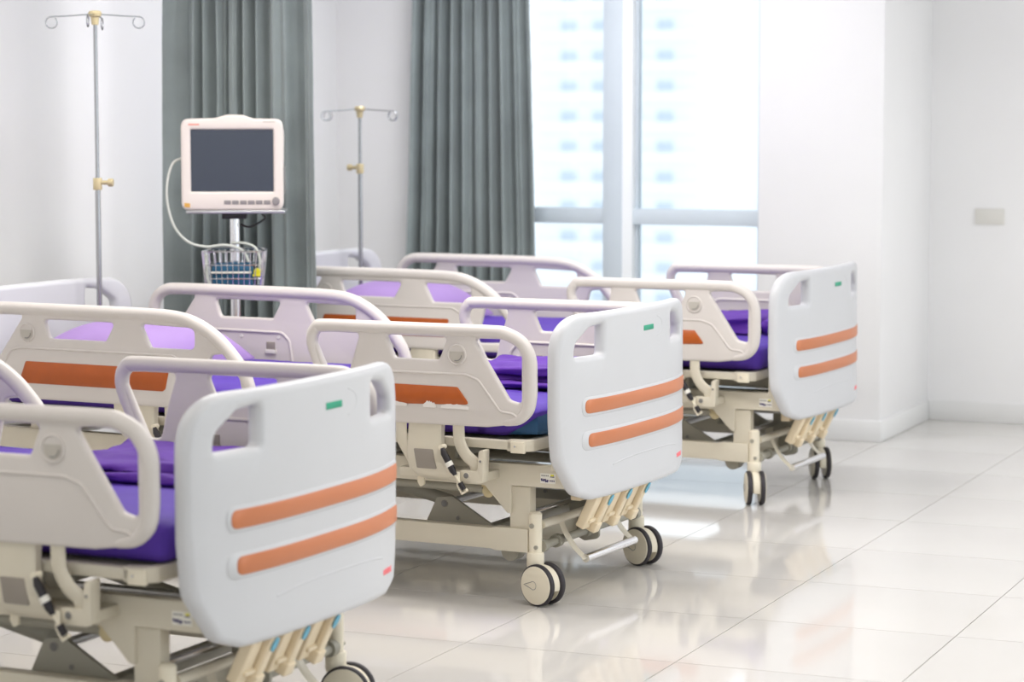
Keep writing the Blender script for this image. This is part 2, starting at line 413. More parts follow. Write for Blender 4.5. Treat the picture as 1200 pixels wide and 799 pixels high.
# ------------------------------------------------------------------ curtains
def curtain(name, label, p0, p1, z0, z1, width_fn, folds, amp, seed, nz=26, nx=300):
    """hangs along p0->p1 (world xy); width_fn(t)->(left,right) fractions at height t (0 bottom..1 top)"""
    rnd = random.Random(seed)
    root = tag(empty(name, ((p0[0] + p1[0]) / 2, (p0[1] + p1[1]) / 2, z0)), label, 'curtain')
    org = root.location
    P0, P1 = Vector((p0[0], p0[1], 0)), Vector((p1[0], p1[1], 0)); d = (P1 - P0); nr = Vector((-d.y, d.x, 0)).normalized()
    ph = [rnd.uniform(0, 6.28) for _ in range(6)]
    vs = []
    for j in range(nz + 1):
        t = j / nz; z = z0 + (z1 - z0) * t; a, b = width_fn(t)
        for i in range(nx + 1):
            s = i / nx
            u = folds(s) * 2 * math.pi
            wob = 0.35 * math.sin(3 * t + ph[0] + s * 7) * (1 - t)
            f = math.sin(u + wob) + 0.35 * math.sin(2.3 * u + ph[1] + 1.2 * (1 - t)) + 0.18 * math.sin(4.1 * u + ph[2])
            f = math.copysign(abs(f) ** 0.8, f)
            k = amp(s) * (0.75 + 0.25 * (1 - t))
            along = a + (b - a) * s + 0.004 * math.sin(u * 1.7 + ph[3]) 
            q = P0 + d * along + nr * f * k; q.z = z
            q += nr * 0.006 * noise.noise(Vector((s * 14, t * 9, seed)))
            vs.append(q - org)
    fs = [(j * (nx + 1) + i, j * (nx + 1) + i + 1, (j + 1) * (nx + 1) + i + 1, (j + 1) * (nx + 1) + i) for j in range(nz) for i in range(nx)]
    mb = MB(); mb._add(vs, fs); me = mb.mesh('fabric', M['curtain'], angle=180)
    o = link('fabric', me, root)
    md = o.modifiers.new('thickness', 'SOLIDIFY'); md.thickness = 0.003; md.offset = 0
    tr = MB(); a = P0 - org; b = P1 - org
    a.z = b.z = z1 - z0 + 0.0; e = (b - a).normalized() * 0.08
    tr.cyl(a - e, b + e, 0.014, n=12)
    for s in (0.05, 0.95):
        q = a + (b - a) * s; tr.cyl(q, q + Vector((0, 0, ZC - z1)), 0.008, n=8)
    link('curtain_track', tr.mesh('curtain_track', M['steel']), root)
    return root
def f1(s):   # wide flat fold at left, tight pleats, wide fold at right
    return 1.1 * s if s < 0.17 else (0.187 + (s - 0.17) * 11.5 if s < 0.72 else 6.51 + (s - 0.72) * 4.6)
curtain('privacy_curtain', 'grey-green gathered curtain hanging just behind the patient monitor', (-2.535, 1.25), (-1.835, 1.25), 0.06, 2.66,
        lambda t: (-0.04 + 0.05 * t, 1.03 - 0.05 * t), f1, lambda s: 0.042 if 0.17 < s < 0.72 else 0.040, 3)
ca, cb = room(-2.40, Y1 - 0.10), room(-1.69, Y1 - 0.10)
curtain('window_curtain', 'grey-green pleated curtain drawn to the left side of the window', (ca.x, ca.y), (cb.x, cb.y), 0.06, 2.68,
        lambda t: (0.0 + 0.10 * t, 1.0 - 0.11 * t), lambda s: 0.3 + 9.5 * s, lambda s: 0.048, 8)

# ------------------------------------------------------------------ hospital bed
SH = 1.1     # the bed's own origin lies 1.1 m inside the foot panel
ST = 0.455   # half width of the panels
def bulge(y, z):
    k = max(0.0, 1 - (abs(y) / ST) ** 3)
    b = 0.058 * k
    if z < 0.45: b += 0.01 * (0.45 - z) / 0.14
    return b
def sh(fn_xyz):  # foot frame -> bed frame
    return Vector((fn_xyz[0] + SH, fn_xyz[1], fn_xyz[2]))
PANEL = rpoly([(0.460, 0.868, 0.125), (0.460, 0.56, 0.3), (0.450, 0.440, 0.10), (0.390, 0.338, 0.045), (0.32, 0.316, 0.05),
               (-0.32, 0.316, 0.05), (-0.390, 0.338, 0.045), (-0.450, 0.440, 0.10), (-0.460, 0.56, 0.3), (-0.460, 0.868, 0.125)], seg=9)
def hole_panel(s):
    p = [(s * 0.246, 0.834, 0.012), (s * 0.320, 0.826, 0.035), (s * 0.384, 0.782, 0.03), (s * 0.390, 0.742, 0.010), (s * 0.246, 0.742, 0.012)]
    return rpoly(p if s > 0 else p[::-1], seg=4)
def make_panel_mesh():
    bm = plate(PANEL, [hole_panel(1), hole_panel(-1)], 0.021, 0.016, 4, grid=[(0, [i * 0.05 - 0.45 for i in range(19)]), (1, [0.36, 0.44, 0.55, 0.66])])
    return bm
def panel_fn(sign, x0):
    def f(c):  # c: (y, z, thickness)
        return Vector((x0 + sign * (bulge(c.x, c.y) + c.z - 0.012), c.x, c.y)) + Vector((SH, 0, 0))
    return f
def surf(y, z, off, sign=1, x0=0.0):
    return Vector((x0 + sign * (bulge(y, z) + 0.009 + off) + SH, y, z))
def surf_patch(name, poly, off, thick, m, sign=1, x0=0.0, grid=14):
    """thin inlay that follows the moulded panel"""
    ys = [p[0] for p in poly]; lo, hi = min(ys), max(ys)
    bm = plate(poly, [], thick, thick * 0.6, 1, grid=[(0, [lo + (hi - lo) * (i + 1) / (grid + 1) for i in range(grid)])])
    return bm_mesh(bm, name, m, lambda c: surf(c.x, c.y, off + c.z, sign, x0))

def rail_plate(outline, holes, ytop, side):
    bm = plate(rpoly(outline, 0.02, 5), [rpoly(h, 0.012, 4) for h in holes], 0.0115, 0.009, 3)
    return bm_mesh(bm, 'rail_plate', M['plastic'], lambda c: Vector((c.x + SH, side * (0.489 + c.z), c.y)))
FOOT_OUT = [(-0.826, 0.834, 0.05), (-0.045, 0.837, 0.12), (-0.045, 0.545, 0.10), (-0.62, 0.533, 0.05), (-0.735, 0.60, 0.06), (-0.822, 0.76, 0.10)]
FOOT_H = [
    [(-0.790, 0.797), (-0.635, 0.798, 0.014), (-0.668, 0.700, 0.02), (-0.685, 0.628, 0.02), (-0.722, 0.626, 0.015), (-0.790, 0.765, 0.03)],
    [(-0.545, 0.797), (-0.336, 0.797), (-0.365, 0.729, 0.014), (-0.515, 0.729, 0.014)],
    [(-0.250, 0.797), (-0.092, 0.799, 0.055), (-0.092, 0.612, 0.012), (-0.132, 0.622, 0.02)]]
HEAD_OUT = [(-2.112, 0.842, 0.11), (-1.22, 0.844, 0.24), (-1.075, 0.72, 0.3), (-1.006, 0.60, 0.12), (-1.045, 0.532, 0.03), (-2.05, 0.532, 0.06), (-2.108, 0.66, 0.15)]
HEAD_H = [
    [(-2.065, 0.806, 0.05), (-1.893, 0.806, 0.012), (-2.045, 0.600, 0.02), (-2.065, 0.610, 0.012)],
    [(-1.812, 0.792), (-1.534, 0.792), (-1.570, 0.731, 0.014), (-1.790, 0.731, 0.014)],
    [(-1.436, 0.792), (-1.232, 0.786, 0.022), (-1.232, 0.719, 0.02), (-1.398, 0.719, 0.014)],
    [(-1.170, 0.706, 0.016), (-1.112, 0.712, 0.014), (-1.068, 0.640, 0.03), (-1.052, 0.572, 0.016), (-1.205, 0.566, 0.016)]]
def rail_rim(kind):
    if kind == 'foot':
        pts = [(-0.742, 0.625), (-0.775, 0.68), (-0.803, 0.745), (-0.806, 0.782), (-0.792, 0.806), (-0.765, 0.815), (-0.60, 0.816), (-0.40, 0.817), (-0.20, 0.818), (-0.145, 0.814), (-0.095, 0.789), (-0.069, 0.745), (-0.066, 0.69), (-0.066, 0.64), (-0.075, 0.595), (-0.105, 0.566), (-0.15, 0.556)]
        r = [0.013, 0.016, 0.018, 0.019] + [0.020] * 10 + [0.019, 0.016, 0.012]
    else:
        pts = [(-2.055, 0.575), (-2.080, 0.64), (-2.086, 0.73), (-2.072, 0.785), (-2.03, 0.817), (-1.96, 0.823), (-1.75, 0.823), (-1.50, 0.823), (-1.32, 0.819), (-1.235, 0.802), (-1.16, 0.763), (-1.10, 0.71), (-1.055, 0.655), (-1.032, 0.605), (-1.028, 0.57)]
        r = [0.013, 0.018] + [0.021] * 11 + [0.018, 0.013]
    return pts, r
def rail_outline(kind):
    """plate outline that runs inside the round handrail, then along the straight bottom edge"""
    pts, _ = rail_rim(kind)
    P = spline([(x, z, 0) for x, z in pts], 3); out = []
    for i, p in enumerate(P):
        t = (P[min(i + 1, len(P) - 1)] - P[max(i - 1, 0)]).normalized()
        out.append((p.x - t.y * 0.010, p.y + t.x * 0.010, 0))
    if kind == 'foot': out += [(-0.205, 0.538, 0.02), (-0.62, 0.533, 0.05), (-0.725, 0.594, 0.04)]
    else: out += [(-1.028, 0.533, 0.025), (-2.045, 0.532, 0.035)]
    return out
def make_rail(root, kind, side):
    """side -1: nearer the camera (outer face at -y); +1 the far side"""
    o = link('side_rail', rail_plate(rail_outline(kind), FOOT_H if kind == 'foot' else HEAD_H, 0, side), root)
    pts, r = rail_rim(kind)
    P = spline([(x + SH, side * 0.489, z) for x, z in pts], 5)
    rr = [r[min(i // 5, len(r) - 1)] + (r[min(i // 5 + 1, len(r) - 1)] - r[min(i // 5, len(r) - 1)]) * (i % 5) / 5 for i in range(len(P))]
    link('handrail', MB().tube(P, rr, 12).mesh('handrail', M['plastic'], angle=60), o)
    yo = side * 0.5005     # outer face
    yi = side * 0.4775     # inner face
    if kind == 'foot':
        ridge = [(-0.645, 0.600), (-0.628, 0.655), (-0.592, 0.688), (-0.275, 0.690), (-0.232, 0.676), (-0.158, 0.585), (-0.103, 0.583)]
        ins = [(-0.588, 0.652), (-0.300, 0.652), (-0.260, 0.602), (-0.588, 0.590)]
        kx = -0.302; inner = [(-0.635, 0.560), (-0.625, 0.66), (-0.592, 0.690), (-0.30, 0.690), (-0.215, 0.600), (-0.20, 0.560)]
    else:
        ridge = [(-2.02, 0.560), (-1.99, 0.62), (-1.945, 0.690), (-1.90, 0.698), (-1.31, 0.698), (-1.27, 0.675), (-1.235, 0.600)]
        ins = [(-1.885, 0.655), (-1.325, 0.655), (-1.340, 0.592), (-1.350, 0.584), (-1.915, 0.584)]
        kx = -1.878; inner = [(-1.96, 0.560), (-1.93, 0.66), (-1.89, 0.684), (-1.53, 0.682), (-1.500, 0.655), (-1.485, 0.560)]
    rp = rpoly([(x, z, 0.03) for x, z in ridge] + [(0, -5, 0)], seg=4)
    rp = [p for p in rp if p[1] > 0]
    link('moulded_ridge', MB().tube([(x + SH, yo - side * 0.001, z) for x, z in rp], 0.0045, 6).mesh('moulded_ridge', M['plastic'], angle=80), o)
    ip = [p for p in rpoly([(x, z, 0.03) for x, z in inner] + [(0, -5, 0)], seg=4) if p[1] > 0]
    link('moulded_ridge', MB().tube([(x + SH, yi + side * 0.001, z) for x, z in ip], 0.006, 6).mesh('moulded_ridge', M['plastic'], angle=80), o)
    c = link('orange_insert', bm_mesh(plate(rpoly([(x, z, 0.008) for x, z in ins]), [], 0.002, 0.001, 1), 'orange_insert', M['orange'], lambda c: Vector((c.x + SH, yo + side * (c.z + 0.0006), c.y))), o)
    g = MB(); M4 = Matrix.Translation((kx + SH, yo, 0.748)) @ Matrix.Rotation(R(90) * (1 if side < 0 else -1), 4, 'X')
    g.lathe([(0.031, -0.004), (0.031, 0.004), (0.028, 0.0055), (0.026, 0.003), (0.001, 0.003)], 28, M4)
    go = link('angle_gauge', g.mesh('angle_gauge', M['plastic']), o)
    # D shaped window with the curved slot inside the round gauge
    d = [(0.0225 * math.cos(a), 0.0225 * math.sin(a)) for a in [R(-175 + i * 175 / 14) for i in range(15)]]
    d = [(-0.0225, 0.010)] + d + [(0.0225, 0.010)]
    mb = MB(); 
    ys = (yo + side * 0.0035, yo + side * 0.0048)
    mb.prism([(kx + SH + a, 0.747 + b) for a, b in d], 'y', min(ys), max(ys))
    mb.cur = 1
    mb.tube([(kx + SH + 0.017 * math.cos(a), yo + side * 0.0048, 0.747 + 0.017 * math.sin(a)) for a in [R(-110 + i * 10) for i in range(12)]], 0.0014, 5)
    link('gauge_window', mb.mesh('gauge_window', [M['gauge'], M['gauge_dark']]), o)
    # inner recessed face: screw caps and a small latch
    for (x, z) in ([(-0.60, 0.64), (-0.26, 0.60)] if kind == 'foot' else [(-1.70, 0.665), (-1.545, 0.665), (-1.90, 0.60)]):
        link('screw_cap', MB().cyl((x + SH, yi + side * 0.002, z), (x + SH, yi - side * 0.0025, z), 0.006, n=12).mesh('screw_cap', M['white']), o)
    lx = -1.577 if kind == 'head' else -0.525
    lm = MB().b2(lx - 0.018 + SH, lx + 0.018 + SH, yi - 0.003, yi + 0.003, 0.618, 0.648); lm.cur = 1
    lm.b2(lx - 0.022 + SH, lx + 0.022 + SH, yi - 0.006, yi + 0.006, 0.606, 0.622)
    link('catch', lm.mesh('catch', [M['shade_grey'], M['white'] if kind == 'head' else M['shade_grey']], bevel=0.001), o)
    if kind == 'foot' and side < 0:
        rnd = random.Random(5); wm = MB()
        for (xa, xb, hh) in ((-0.355, -0.262, 0.007), (-0.415, -0.372, 0.013), (-0.588, -0.470, 0.006)):
            n_ = 14; top = [(xa + (xb - xa) * k / n_ + SH, 0.5945 + hh * math.sin(math.pi * k / n_) ** 0.5 * rnd.uniform(0.55, 1.1)) for k in range(n_ + 1)]
            wm.prism([(xa + SH, 0.587)] + top + [(xb + SH, 0.587)], 'y', yo - 0.0033, yo - 0.001)
        pe = link('peeled_edge', wm.mesh('peeled_edge', M['wear']), o); pe['kind'] = 'stuff'; pe['label'] = 'peeled pale patches along the lower edge of the orange insert'
    return o

def rounded_block(x0, x1, y0, y1, z0, z1, r, n=(30, 20, 6), fn=None):
    """box of subdivided faces with rounded edges, then pushed about by fn"""
    bm = bmesh.new(); bmesh.ops.create_cube(bm, size=2)
    def cuts(ax, k):
        for i in range(1, k):
            v = -1 + 2 * i / k; co = [0, 0, 0]; co[ax] = v; no = [0, 0, 0]; no[ax] = 1
            bmesh.ops.bisect_plane(bm, geom=bm.verts[:] + bm.edges[:] + bm.faces[:], plane_co=co, plane_no=no, dist=1e-6)
    for ax in range(3): cuts(ax, n[ax])
    hx, hy, hz = (x1 - x0) / 2, (y1 - y0) / 2, (z1 - z0) / 2; cx, cy, cz = (x0 + x1) / 2, (y0 + y1) / 2, (z0 + z1) / 2
    for v in bm.verts:
        # denser towards the edges
        c = Vector([math.copysign(abs(a) ** 0.75, a) for a in v.co])
        p = Vector((c.x * hx, c.y * hy, c.z * hz)); q = Vector((max(-hx + r, min(hx - r, p.x)), max(-hy + r, min(hy - r, p.y)), max(-hz + r, min(hz - r, p.z))))
        d = p - q
        if d.length > 1e-6:
            cheb = max(abs(d.x), abs(d.y), abs(d.z)); p = q + d.normalized() * min(r, cheb) if cheb > 0 else p
        p += Vector((cx, cy, cz))
        if fn: p = fn(p)
        v.co = p
    return bm

def make_castor(root, x, y):
    """fork with twin wheels; origin at the stem, on the floor"""
    f = MB(); rw = 0.0625; tx = 0.030
    f.lathe([(0.001, 0.156), (0.024, 0.156), (0.026, 0.150), (0.026, 0.112), (0.022, 0.100), (0.001, 0.100)], 20)
    prof = [(-0.026, 0.118), (0.020, 0.122), (0.052, 0.116), (0.080, 0.092), (0.088, 0.062), (0.070, 0.058), (0.030, 0.052), (-0.010, 0.070)]
    f.prism(prof, 'y', -0.010, 0.010)
    f.prism([(tx + 0.057 * math.cos(R(a_)), rw + 0.057 * math.sin(R(a_))) for a_ in range(-15, 196, 15)], 'y', -0.0125, 0.0125)
    f.cyl((tx, -0.034, rw), (tx, 0.034, rw), 0.008, n=12)
    o = link('castor', f.mesh('castor', M['cream'], bevel=0.003), root, (x + SH, y, 0))
    for s in (-1, 1):
        A = Matrix.Translation((tx, s * 0.024, rw)) @ Matrix.Rotation(R(90) * (-s), 4, 'X')
        t = MB().lathe([(0.046, -0.0085), (0.0600, -0.0085), (0.0625, -0.005), (0.0625, 0.005), (0.0605, 0.0085), (0.056, 0.0095), (0.050, 0.0085)], 36, A)
        link('tyre', t.mesh('tyre', M['rubber'], angle=60), o)
        h = MB().lathe([(0.0525, -0.010), (0.0575, 0.0075), (0.0565, 0.0115), (0.040, 0.0140), (0.001, 0.015)], 36, A)
        hub = link('wheel_cover', h.mesh('wheel_cover', M['cream'], angle=60), o)
        tear = []
        for i in range(20):
            a = 2 * math.pi * i / 20; rr = 0.0125
            px, pz = rr * math.cos(a), rr * math.sin(a)
            if abs(a - math.pi) < 1.0: px = -0.036 + 0.030 * abs(a - math.pi) ; pz = 0.010 * (math.pi - a) * 1.0
            tear.append((tx + px - 0.006, s * (0.024 + 0.0148), rw + pz))
        link('teardrop_mark', MB().tube(tear, 0.0008, 4, closed=True).mesh('teardrop_mark', M['gauge_dark']), o)
    return o

def make_bed():
    root = empty('hospital_bed', (0, 0, 0))
    L = lambda n, me: link(n, me, root)
    X = lambda x: x + SH
    # --- foot and head panels
    for nm, sign, x0 in (('foot_panel', 1, 0.0), ('head_panel', -1, -2.185)):
        p = L(nm, bm_mesh(make_panel_mesh(), nm, M['panel'], panel_fn(sign, x0)))
        if True:
            for z in (0.595, 0.494):
                band = [(-0.362, z - 0.029, 0.028), (0.44, z - 0.029, 0.01), (0.44, z + 0.029, 0.01), (-0.362, z + 0.029, 0.028)]
                link('moulded_band', surf_patch('moulded_band', rpoly(band), 0.0, 0.0016, M['panel'], sign, x0), p)
                off = 0.0 if z > 0.55 else 0.016
                st = [(-0.348 + off, z - 0.0205, 0.019), (0.437, z - 0.0205, 0.01), (0.437, z + 0.0205, 0.01), (-0.348 + off, z + 0.0205, 0.019)]
                link('orange_stripe', surf_patch('orange_stripe', rpoly(st), 0.0018, 0.0022, M['stripe'], sign, x0), p)
            lip = [surf(y, 0.420 - 0.012 * (abs(y - 0.05) / 0.25) ** 3, -0.0022, sign, x0) for y in [-0.20 + i * 0.025 for i in range(21)]]
            link('moulded_lip', MB().tube(lip, 0.0035, 6).mesh('moulded_lip', M['panel'], angle=80), p)
        if sign > 0:
            gr = [(0.015, 0.792, 0.002), (0.088, 0.792, 0.002), (0.088, 0.808, 0.002), (0.015, 0.808, 0.002)]
            link('green_mark', surf_patch('green_mark', rpoly(gr), 0.0004, 0.0008, M['green'], grid=3), p)
            ring = [surf(0.105 + 0.055 * math.cos(a), 0.800 + 0.031 * math.sin(a), -0.0008) for a in [R(-75 + i * 10) for i in range(16)]]
            link('moulded_oval', MB().tube(ring, 0.0018, 5).mesh('moulded_oval', M['panel'], angle=80), p)
            pk = MB()
            for k in range(6):
                y = 0.300 + k * 0.0105
                a = [(y, 0.366, 0), (y + 0.0075, 0.366, 0), (y + 0.0075, 0.378 + 0.002 * (k % 2), 0), (y, 0.378, 0)]
                bmp = [surf(c[0], c[1], 0.0008) for c in a] + [surf(c[0], c[1], -0.001) for c in a]
                pk._add(bmp, [(0, 1, 2, 3), (4, 7, 6, 5), (0, 4, 5, 1), (1, 5, 6, 2), (2, 6, 7, 3), (3, 7, 4, 0)])
            link('pink_lettering', pk.mesh('pink_lettering', M['pink']), p)['kind'] = 'stuff'
    # --- rails
    for side in (-1, 1):
        make_rail(root, 'foot', side); make_rail(root, 'head', side)
    # --- deck (mattress platform): flat sections in an edge frame
    d = MB()
    for s in (-1, 1): d.b2(X(-2.05), X(-0.13), s * 0.46, s * 0.435, 0.470, 0.497)
    d.prism([(X(-0.16), -0.46), (X(-0.105), -0.46), (X(-0.082), -0.435), (X(-0.082), 0.435), (X(-0.105), 0.46), (X(-0.16), 0.46), (X(-0.16), 0.43), (X(-0.115), 0.42), (X(-0.115), -0.42), (X(-0.16), -0.43)], 'z', 0.466, 0.500)
    d.b2(X(-2.06), X(-2.03), -0.46, 0.46, 0.470, 0.497)
    L('deck_frame', d.mesh('deck_frame', M['enamel'], bevel=0.004))
    for (xa, xb) in ((-2.03, -1.36), (-1.34, -1.08), (-1.06, -0.62), (-0.60, -0.125)):
        L('deck_section', MB().b2(X(xa), X(xb), -0.433, 0.433, 0.474, 0.494).mesh('deck_section', M['enamel_dark'], bevel=0.003))
    for s in (-1, 1):
        c = MB().b2(X(-0.145), X(-0.100), s * 0.452, s * 0.464, 0.462, 0.496)
        c.cur = 1
        c.cyl((X(-0.130), s * 0.463, 0.482), (X(-0.130), s * 0.4665, 0.482), 0.005, n=10)
        L('corner_cap', c.mesh('corner_cap', [M['cream'], M['steel']], bevel=0.002))
    # --- upper frame
    for s in (-1, 1):
        f = MB()
        prof = [(X(-2.10), 0.350), (X(-0.275), 0.346), (X(-0.20), 0.268), (X(-0.186), 0.268), (X(-0.186), 0.352), (X(0.00), 0.352), (X(0.012), 0.372), (X(-0.030), 0.418), (X(-2.10), 0.418)]
        f.prism(prof, 'y', s * 0.380, s * 0.345)
        L('upper_frame', f.mesh('upper_frame', M['enamel'], bevel=0.003))
        # riser between deck and frame, foot end and head end
        for (xa, xb) in ((-0.052, -0.028), (-2.15, -2.125)):
            L('panel_bracket', MB().b2(X(xa), X(xb), s * 0.385, s * 0.36, 0.405, 0.56).mesh('panel_bracket', M['enamel'], bevel=0.003))
        for x in (-0.40, -1.30, -1.95):
            L('deck_support', MB().b2(X(x - 0.02), X(x + 0.02), s * 0.375, s * 0.35, 0.415, 0.474).mesh('deck_support', M['enamel'], bevel=0.002))
    for x in (-0.05, -0.62, -1.35, -2.115):
        L('cross_beam', MB().b2(X(x - 0.02), X(x + 0.02), -0.35, 0.35, 0.352, 0.412).mesh('cross_beam', M['enamel_dark'], bevel=0.003))
    # socket for the drip pole
    L('pole_socket', MB().cyl((X(-2.115), 0.215, 0.36), (X(-2.115), 0.215, 0.47), 0.016, n=14).mesh('pole_socket', M['steel']))
    # --- columns and base
    for x in (-0.160, -1.95):
        for s in (-1, 1):
            L('upright', MB().b2(X(x - 0.034), X(x + 0.034), s * 0.372, s * 0.332, 0.215, 0.350).mesh('upright', M['enamel'], bevel=0.003))
    for s in (-1, 1):
        b = MB().prism([(X(-2.02), 0.155), (X(-0.255), 0.157), (X(-0.24), 0.153), (X(-0.130), 0.153), (X(-0.130), 0.224), (X(-0.24), 0.224), (X(-0.255), 0.220), (X(-2.02), 0.218)], 'y', s * 0.382, s * 0.342)
        L('base_rail', b.mesh('base_rail', M['enamel'], bevel=0.003))
    for x in (-0.165, -1.98):
        L('base_beam', MB().b2(X(x - 0.025), X(x + 0.025), -0.342, 0.342, 0.16, 0.215).mesh('base_beam', M['enamel'], bevel=0.003))
    for (x, y) in ((-0.112, -0.365), (-0.112, 0.365), (-2.03, -0.365), (-2.03, 0.365)):
        p = MB().cyl((X(x), y, 0.154), (X(x), y, 0.270), 0.020, n=20); p.lathe([(0.020, 0), (0.014, 0.006), (0.001, 0.007)], 20, Matrix.Translation((X(x), y, 0.270)))
        p.cur = 1
        sg = -1 if y < 0 else 1
        p.cyl((X(x - 0.002), y + sg * 0.018, 0.236), (X(x - 0.002), y + sg * 0.0235, 0.236), 0.0075, n=12)
        p.cyl((X(x + 0.010), y + sg * 0.014, 0.172), (X(x + 0.010), y + sg * 0.0205, 0.172), 0.006, n=12)
        L('castor_post', p.mesh('castor_post', [M['cream'], M['enamel_dark']], bevel=0.0))
        make_castor(root, x, y)
    # --- foot end cross tubes, bracket, brake pedal
    ct = MB().cyl((X(-0.100), -0.35, 0.236), (X(-0.100), 0.35, 0.236), 0.013, n=14)
    L('cross_tube', ct.mesh('cross_tube', M['enamel']))
    ct = MB().cyl((X(-0.100), -0.345, 0.172), (X(-0.100), 0.345, 0.172), 0.013, n=14)
    for y in (-0.345, -0.245, -0.04, 0.32): ct.cyl((X(-0.100), y - 0.012, 0.172), (X(-0.100), y + 0.012, 0.172), 0.020, n=16)
    L('brake_shaft', ct.mesh('brake_shaft', M['enamel_dark']))
    ct = MB().cyl((X(-0.150), -0.33, 0.262), (X(-0.150), 0.33, 0.262), 0.009, n=12)
    L('chrome_rod', ct.mesh('chrome_rod', M['chrome']))
    L('side_bracket', MB().prism(rpoly([(X(-0.165), 0.345, 0.0), (X(-0.065), 0.345, 0), (X(-0.065), 0.145, 0.02), (X(-0.115), 0.135, 0.02), (X(-0.165), 0.16, 0.02)]), 'y', -0.022, -0.010).mesh('side_bracket', M['enamel_dark'], bevel=0.001))
    pd = MB().cyl((X(-0.012), -0.228, 0.122), (X(-0.012), 0.128, 0.122), 0.0125, n=16)
    ped = L('brake_pedal', pd.mesh('brake_pedal', M['chrome']))
    for y in (-0.224, 0.124):
        am = MB().tube(spline([(X(-0.098), y, 0.238), (X(-0.083), y, 0.200), (X(-0.050), y, 0.153), (X(-0.012), y, 0.120)], 4), 0.018, 8, flat=0.18)
        link('pedal_arm', am.mesh('pedal_arm', M['enamel']), ped)
    # --- cranks folded under the panel
    for y in (-0.215, -0.080, 0.055):
        c = MB(); ry = Matrix.Rotation(R(26), 3, 'Y')
        c.box((X(0.006), y - 0.026, 0.270), (0.030, 0.044, 0.112), ry)
        c.box((X(0.026), y + 0.016, 0.268), (0.022, 0.030, 0.120), ry)
        c.box((X(-0.002), y + 0.016, 0.220), (0.040, 0.038, 0.034), ry)
        c.box((X(0.004), y - 0.008, 0.243), (0.026, 0.058, 0.014), ry)
        c.cyl((X(-0.06), y, 0.330), (X(0.040), y, 0.330), 0.013, n=12)
        k = L('crank_handle', c.mesh('crank_handle', M['crank'], bevel=0.005, seg=3))
        s = MB().lathe([(0.0125, -0.0012), (0.0125, 0.0012)], 16, Matrix.Translation((X(0.058), y + 0.016, 0.300)) @ Matrix.Rotation(R(26), 4, 'Y') @ Matrix.Rotation(R(90), 4, 'Y') @ Matrix.Diagonal((1.5, 0.85, 1, 1)))
        link('blue_sticker', s.mesh('blue_sticker', M['blue']), k)
        L('crank_screw', MB().cyl((X(-0.9), y, 0.330), (X(-0.06), y, 0.330), 0.009, n=10).mesh('crank_screw', M['steel']))
    L('crank_housing', MB().b2(X(-0.048), X(-0.012), -0.26, 0.10, 0.300, 0.348).mesh('crank_housing', M['crank'], bevel=0.004))
    # --- lifting linkage
    for s in (-1, 1):
        for (xp, dr) in ((-0.45, 1), (-1.62, -1)):
            prof = rpoly([(X(xp - dr * 0.070), 0.200, 0.0), (X(xp - dr * 0.028), 0.286, 0.015), (X(xp + dr * 0.024), 0.292, 0.012), (X(xp + dr * 0.185), 0.200, 0.0)])
            lp = MB().prism(prof, 'y', s * 0.306, s * 0.294); lp.cur = 1
            lp.cyl((X(xp - dr * 0.002), s * 0.308, 0.268), (X(xp - dr * 0.002), s * 0.290, 0.268), 0.012, n=14)
            lp.cyl((X(xp + dr * 0.045), s * 0.308, 0.226), (X(xp + dr * 0.045), s * 0.290, 0.226), 0.008, n=14)
            L('lift_plate', lp.mesh('lift_plate', [M['enamel_dark'], M['gauge_dark']], bevel=0.0015))
    for (xp, dr) in ((-0.45, 1), (-1.62, -1)):
        L('lift_axle', MB().cyl((X(xp), -0.29, 0.268), (X(xp), 0.29, 0.268), 0.011, n=12).mesh('lift_axle', M['steel']))
        for s in (-1, 1):
            ln = MB().tube([(X(xp), s * 0.26, 0.268), (X(xp - dr * 0.36), s * 0.26, 0.345)], 0.020, 10, flat=0.3)
            L('lift_link', ln.mesh('lift_link', M['enamel_dark']))
    for x in (-0.33, -1.2):
        L('base_beam', MB().b2(X(x - 0.02), X(x + 0.02), -0.29, 0.29, 0.165, 0.200).mesh('base_beam', M['enamel_dark'], bevel=0.002))
    for s in (-1, 1):
        L('long_tube', MB().cyl((X(-1.95), s * 0.33, 0.330), (X(-0.30), s * 0.33, 0.330), 0.0165, n=14).mesh('long_tube', M['enamel_dark']))
        pr = MB().lathe([(0.001, -0.004), (0.020, -0.004), (0.020, 0.004), (0.013, 0.008), (0.001, 0.008)], 16, Matrix.Translation((X(-0.275), s * 0.352, 0.325)) @ Matrix.Rotation(R(90), 4, 'X'))
        pr.box((X(-0.275), s * 0.345, 0.345), (0.05, 0.012, 0.02))
        L('pulley', pr.mesh('pulley', M['brass']))
        L('round_boss', MB().cyl((X(-0.205), s * 0.35, 0.148), (X(-0.205), s * 0.30, 0.148), 0.030, n=22).mesh('round_boss', M['enamel_dark'], bevel=0.002))
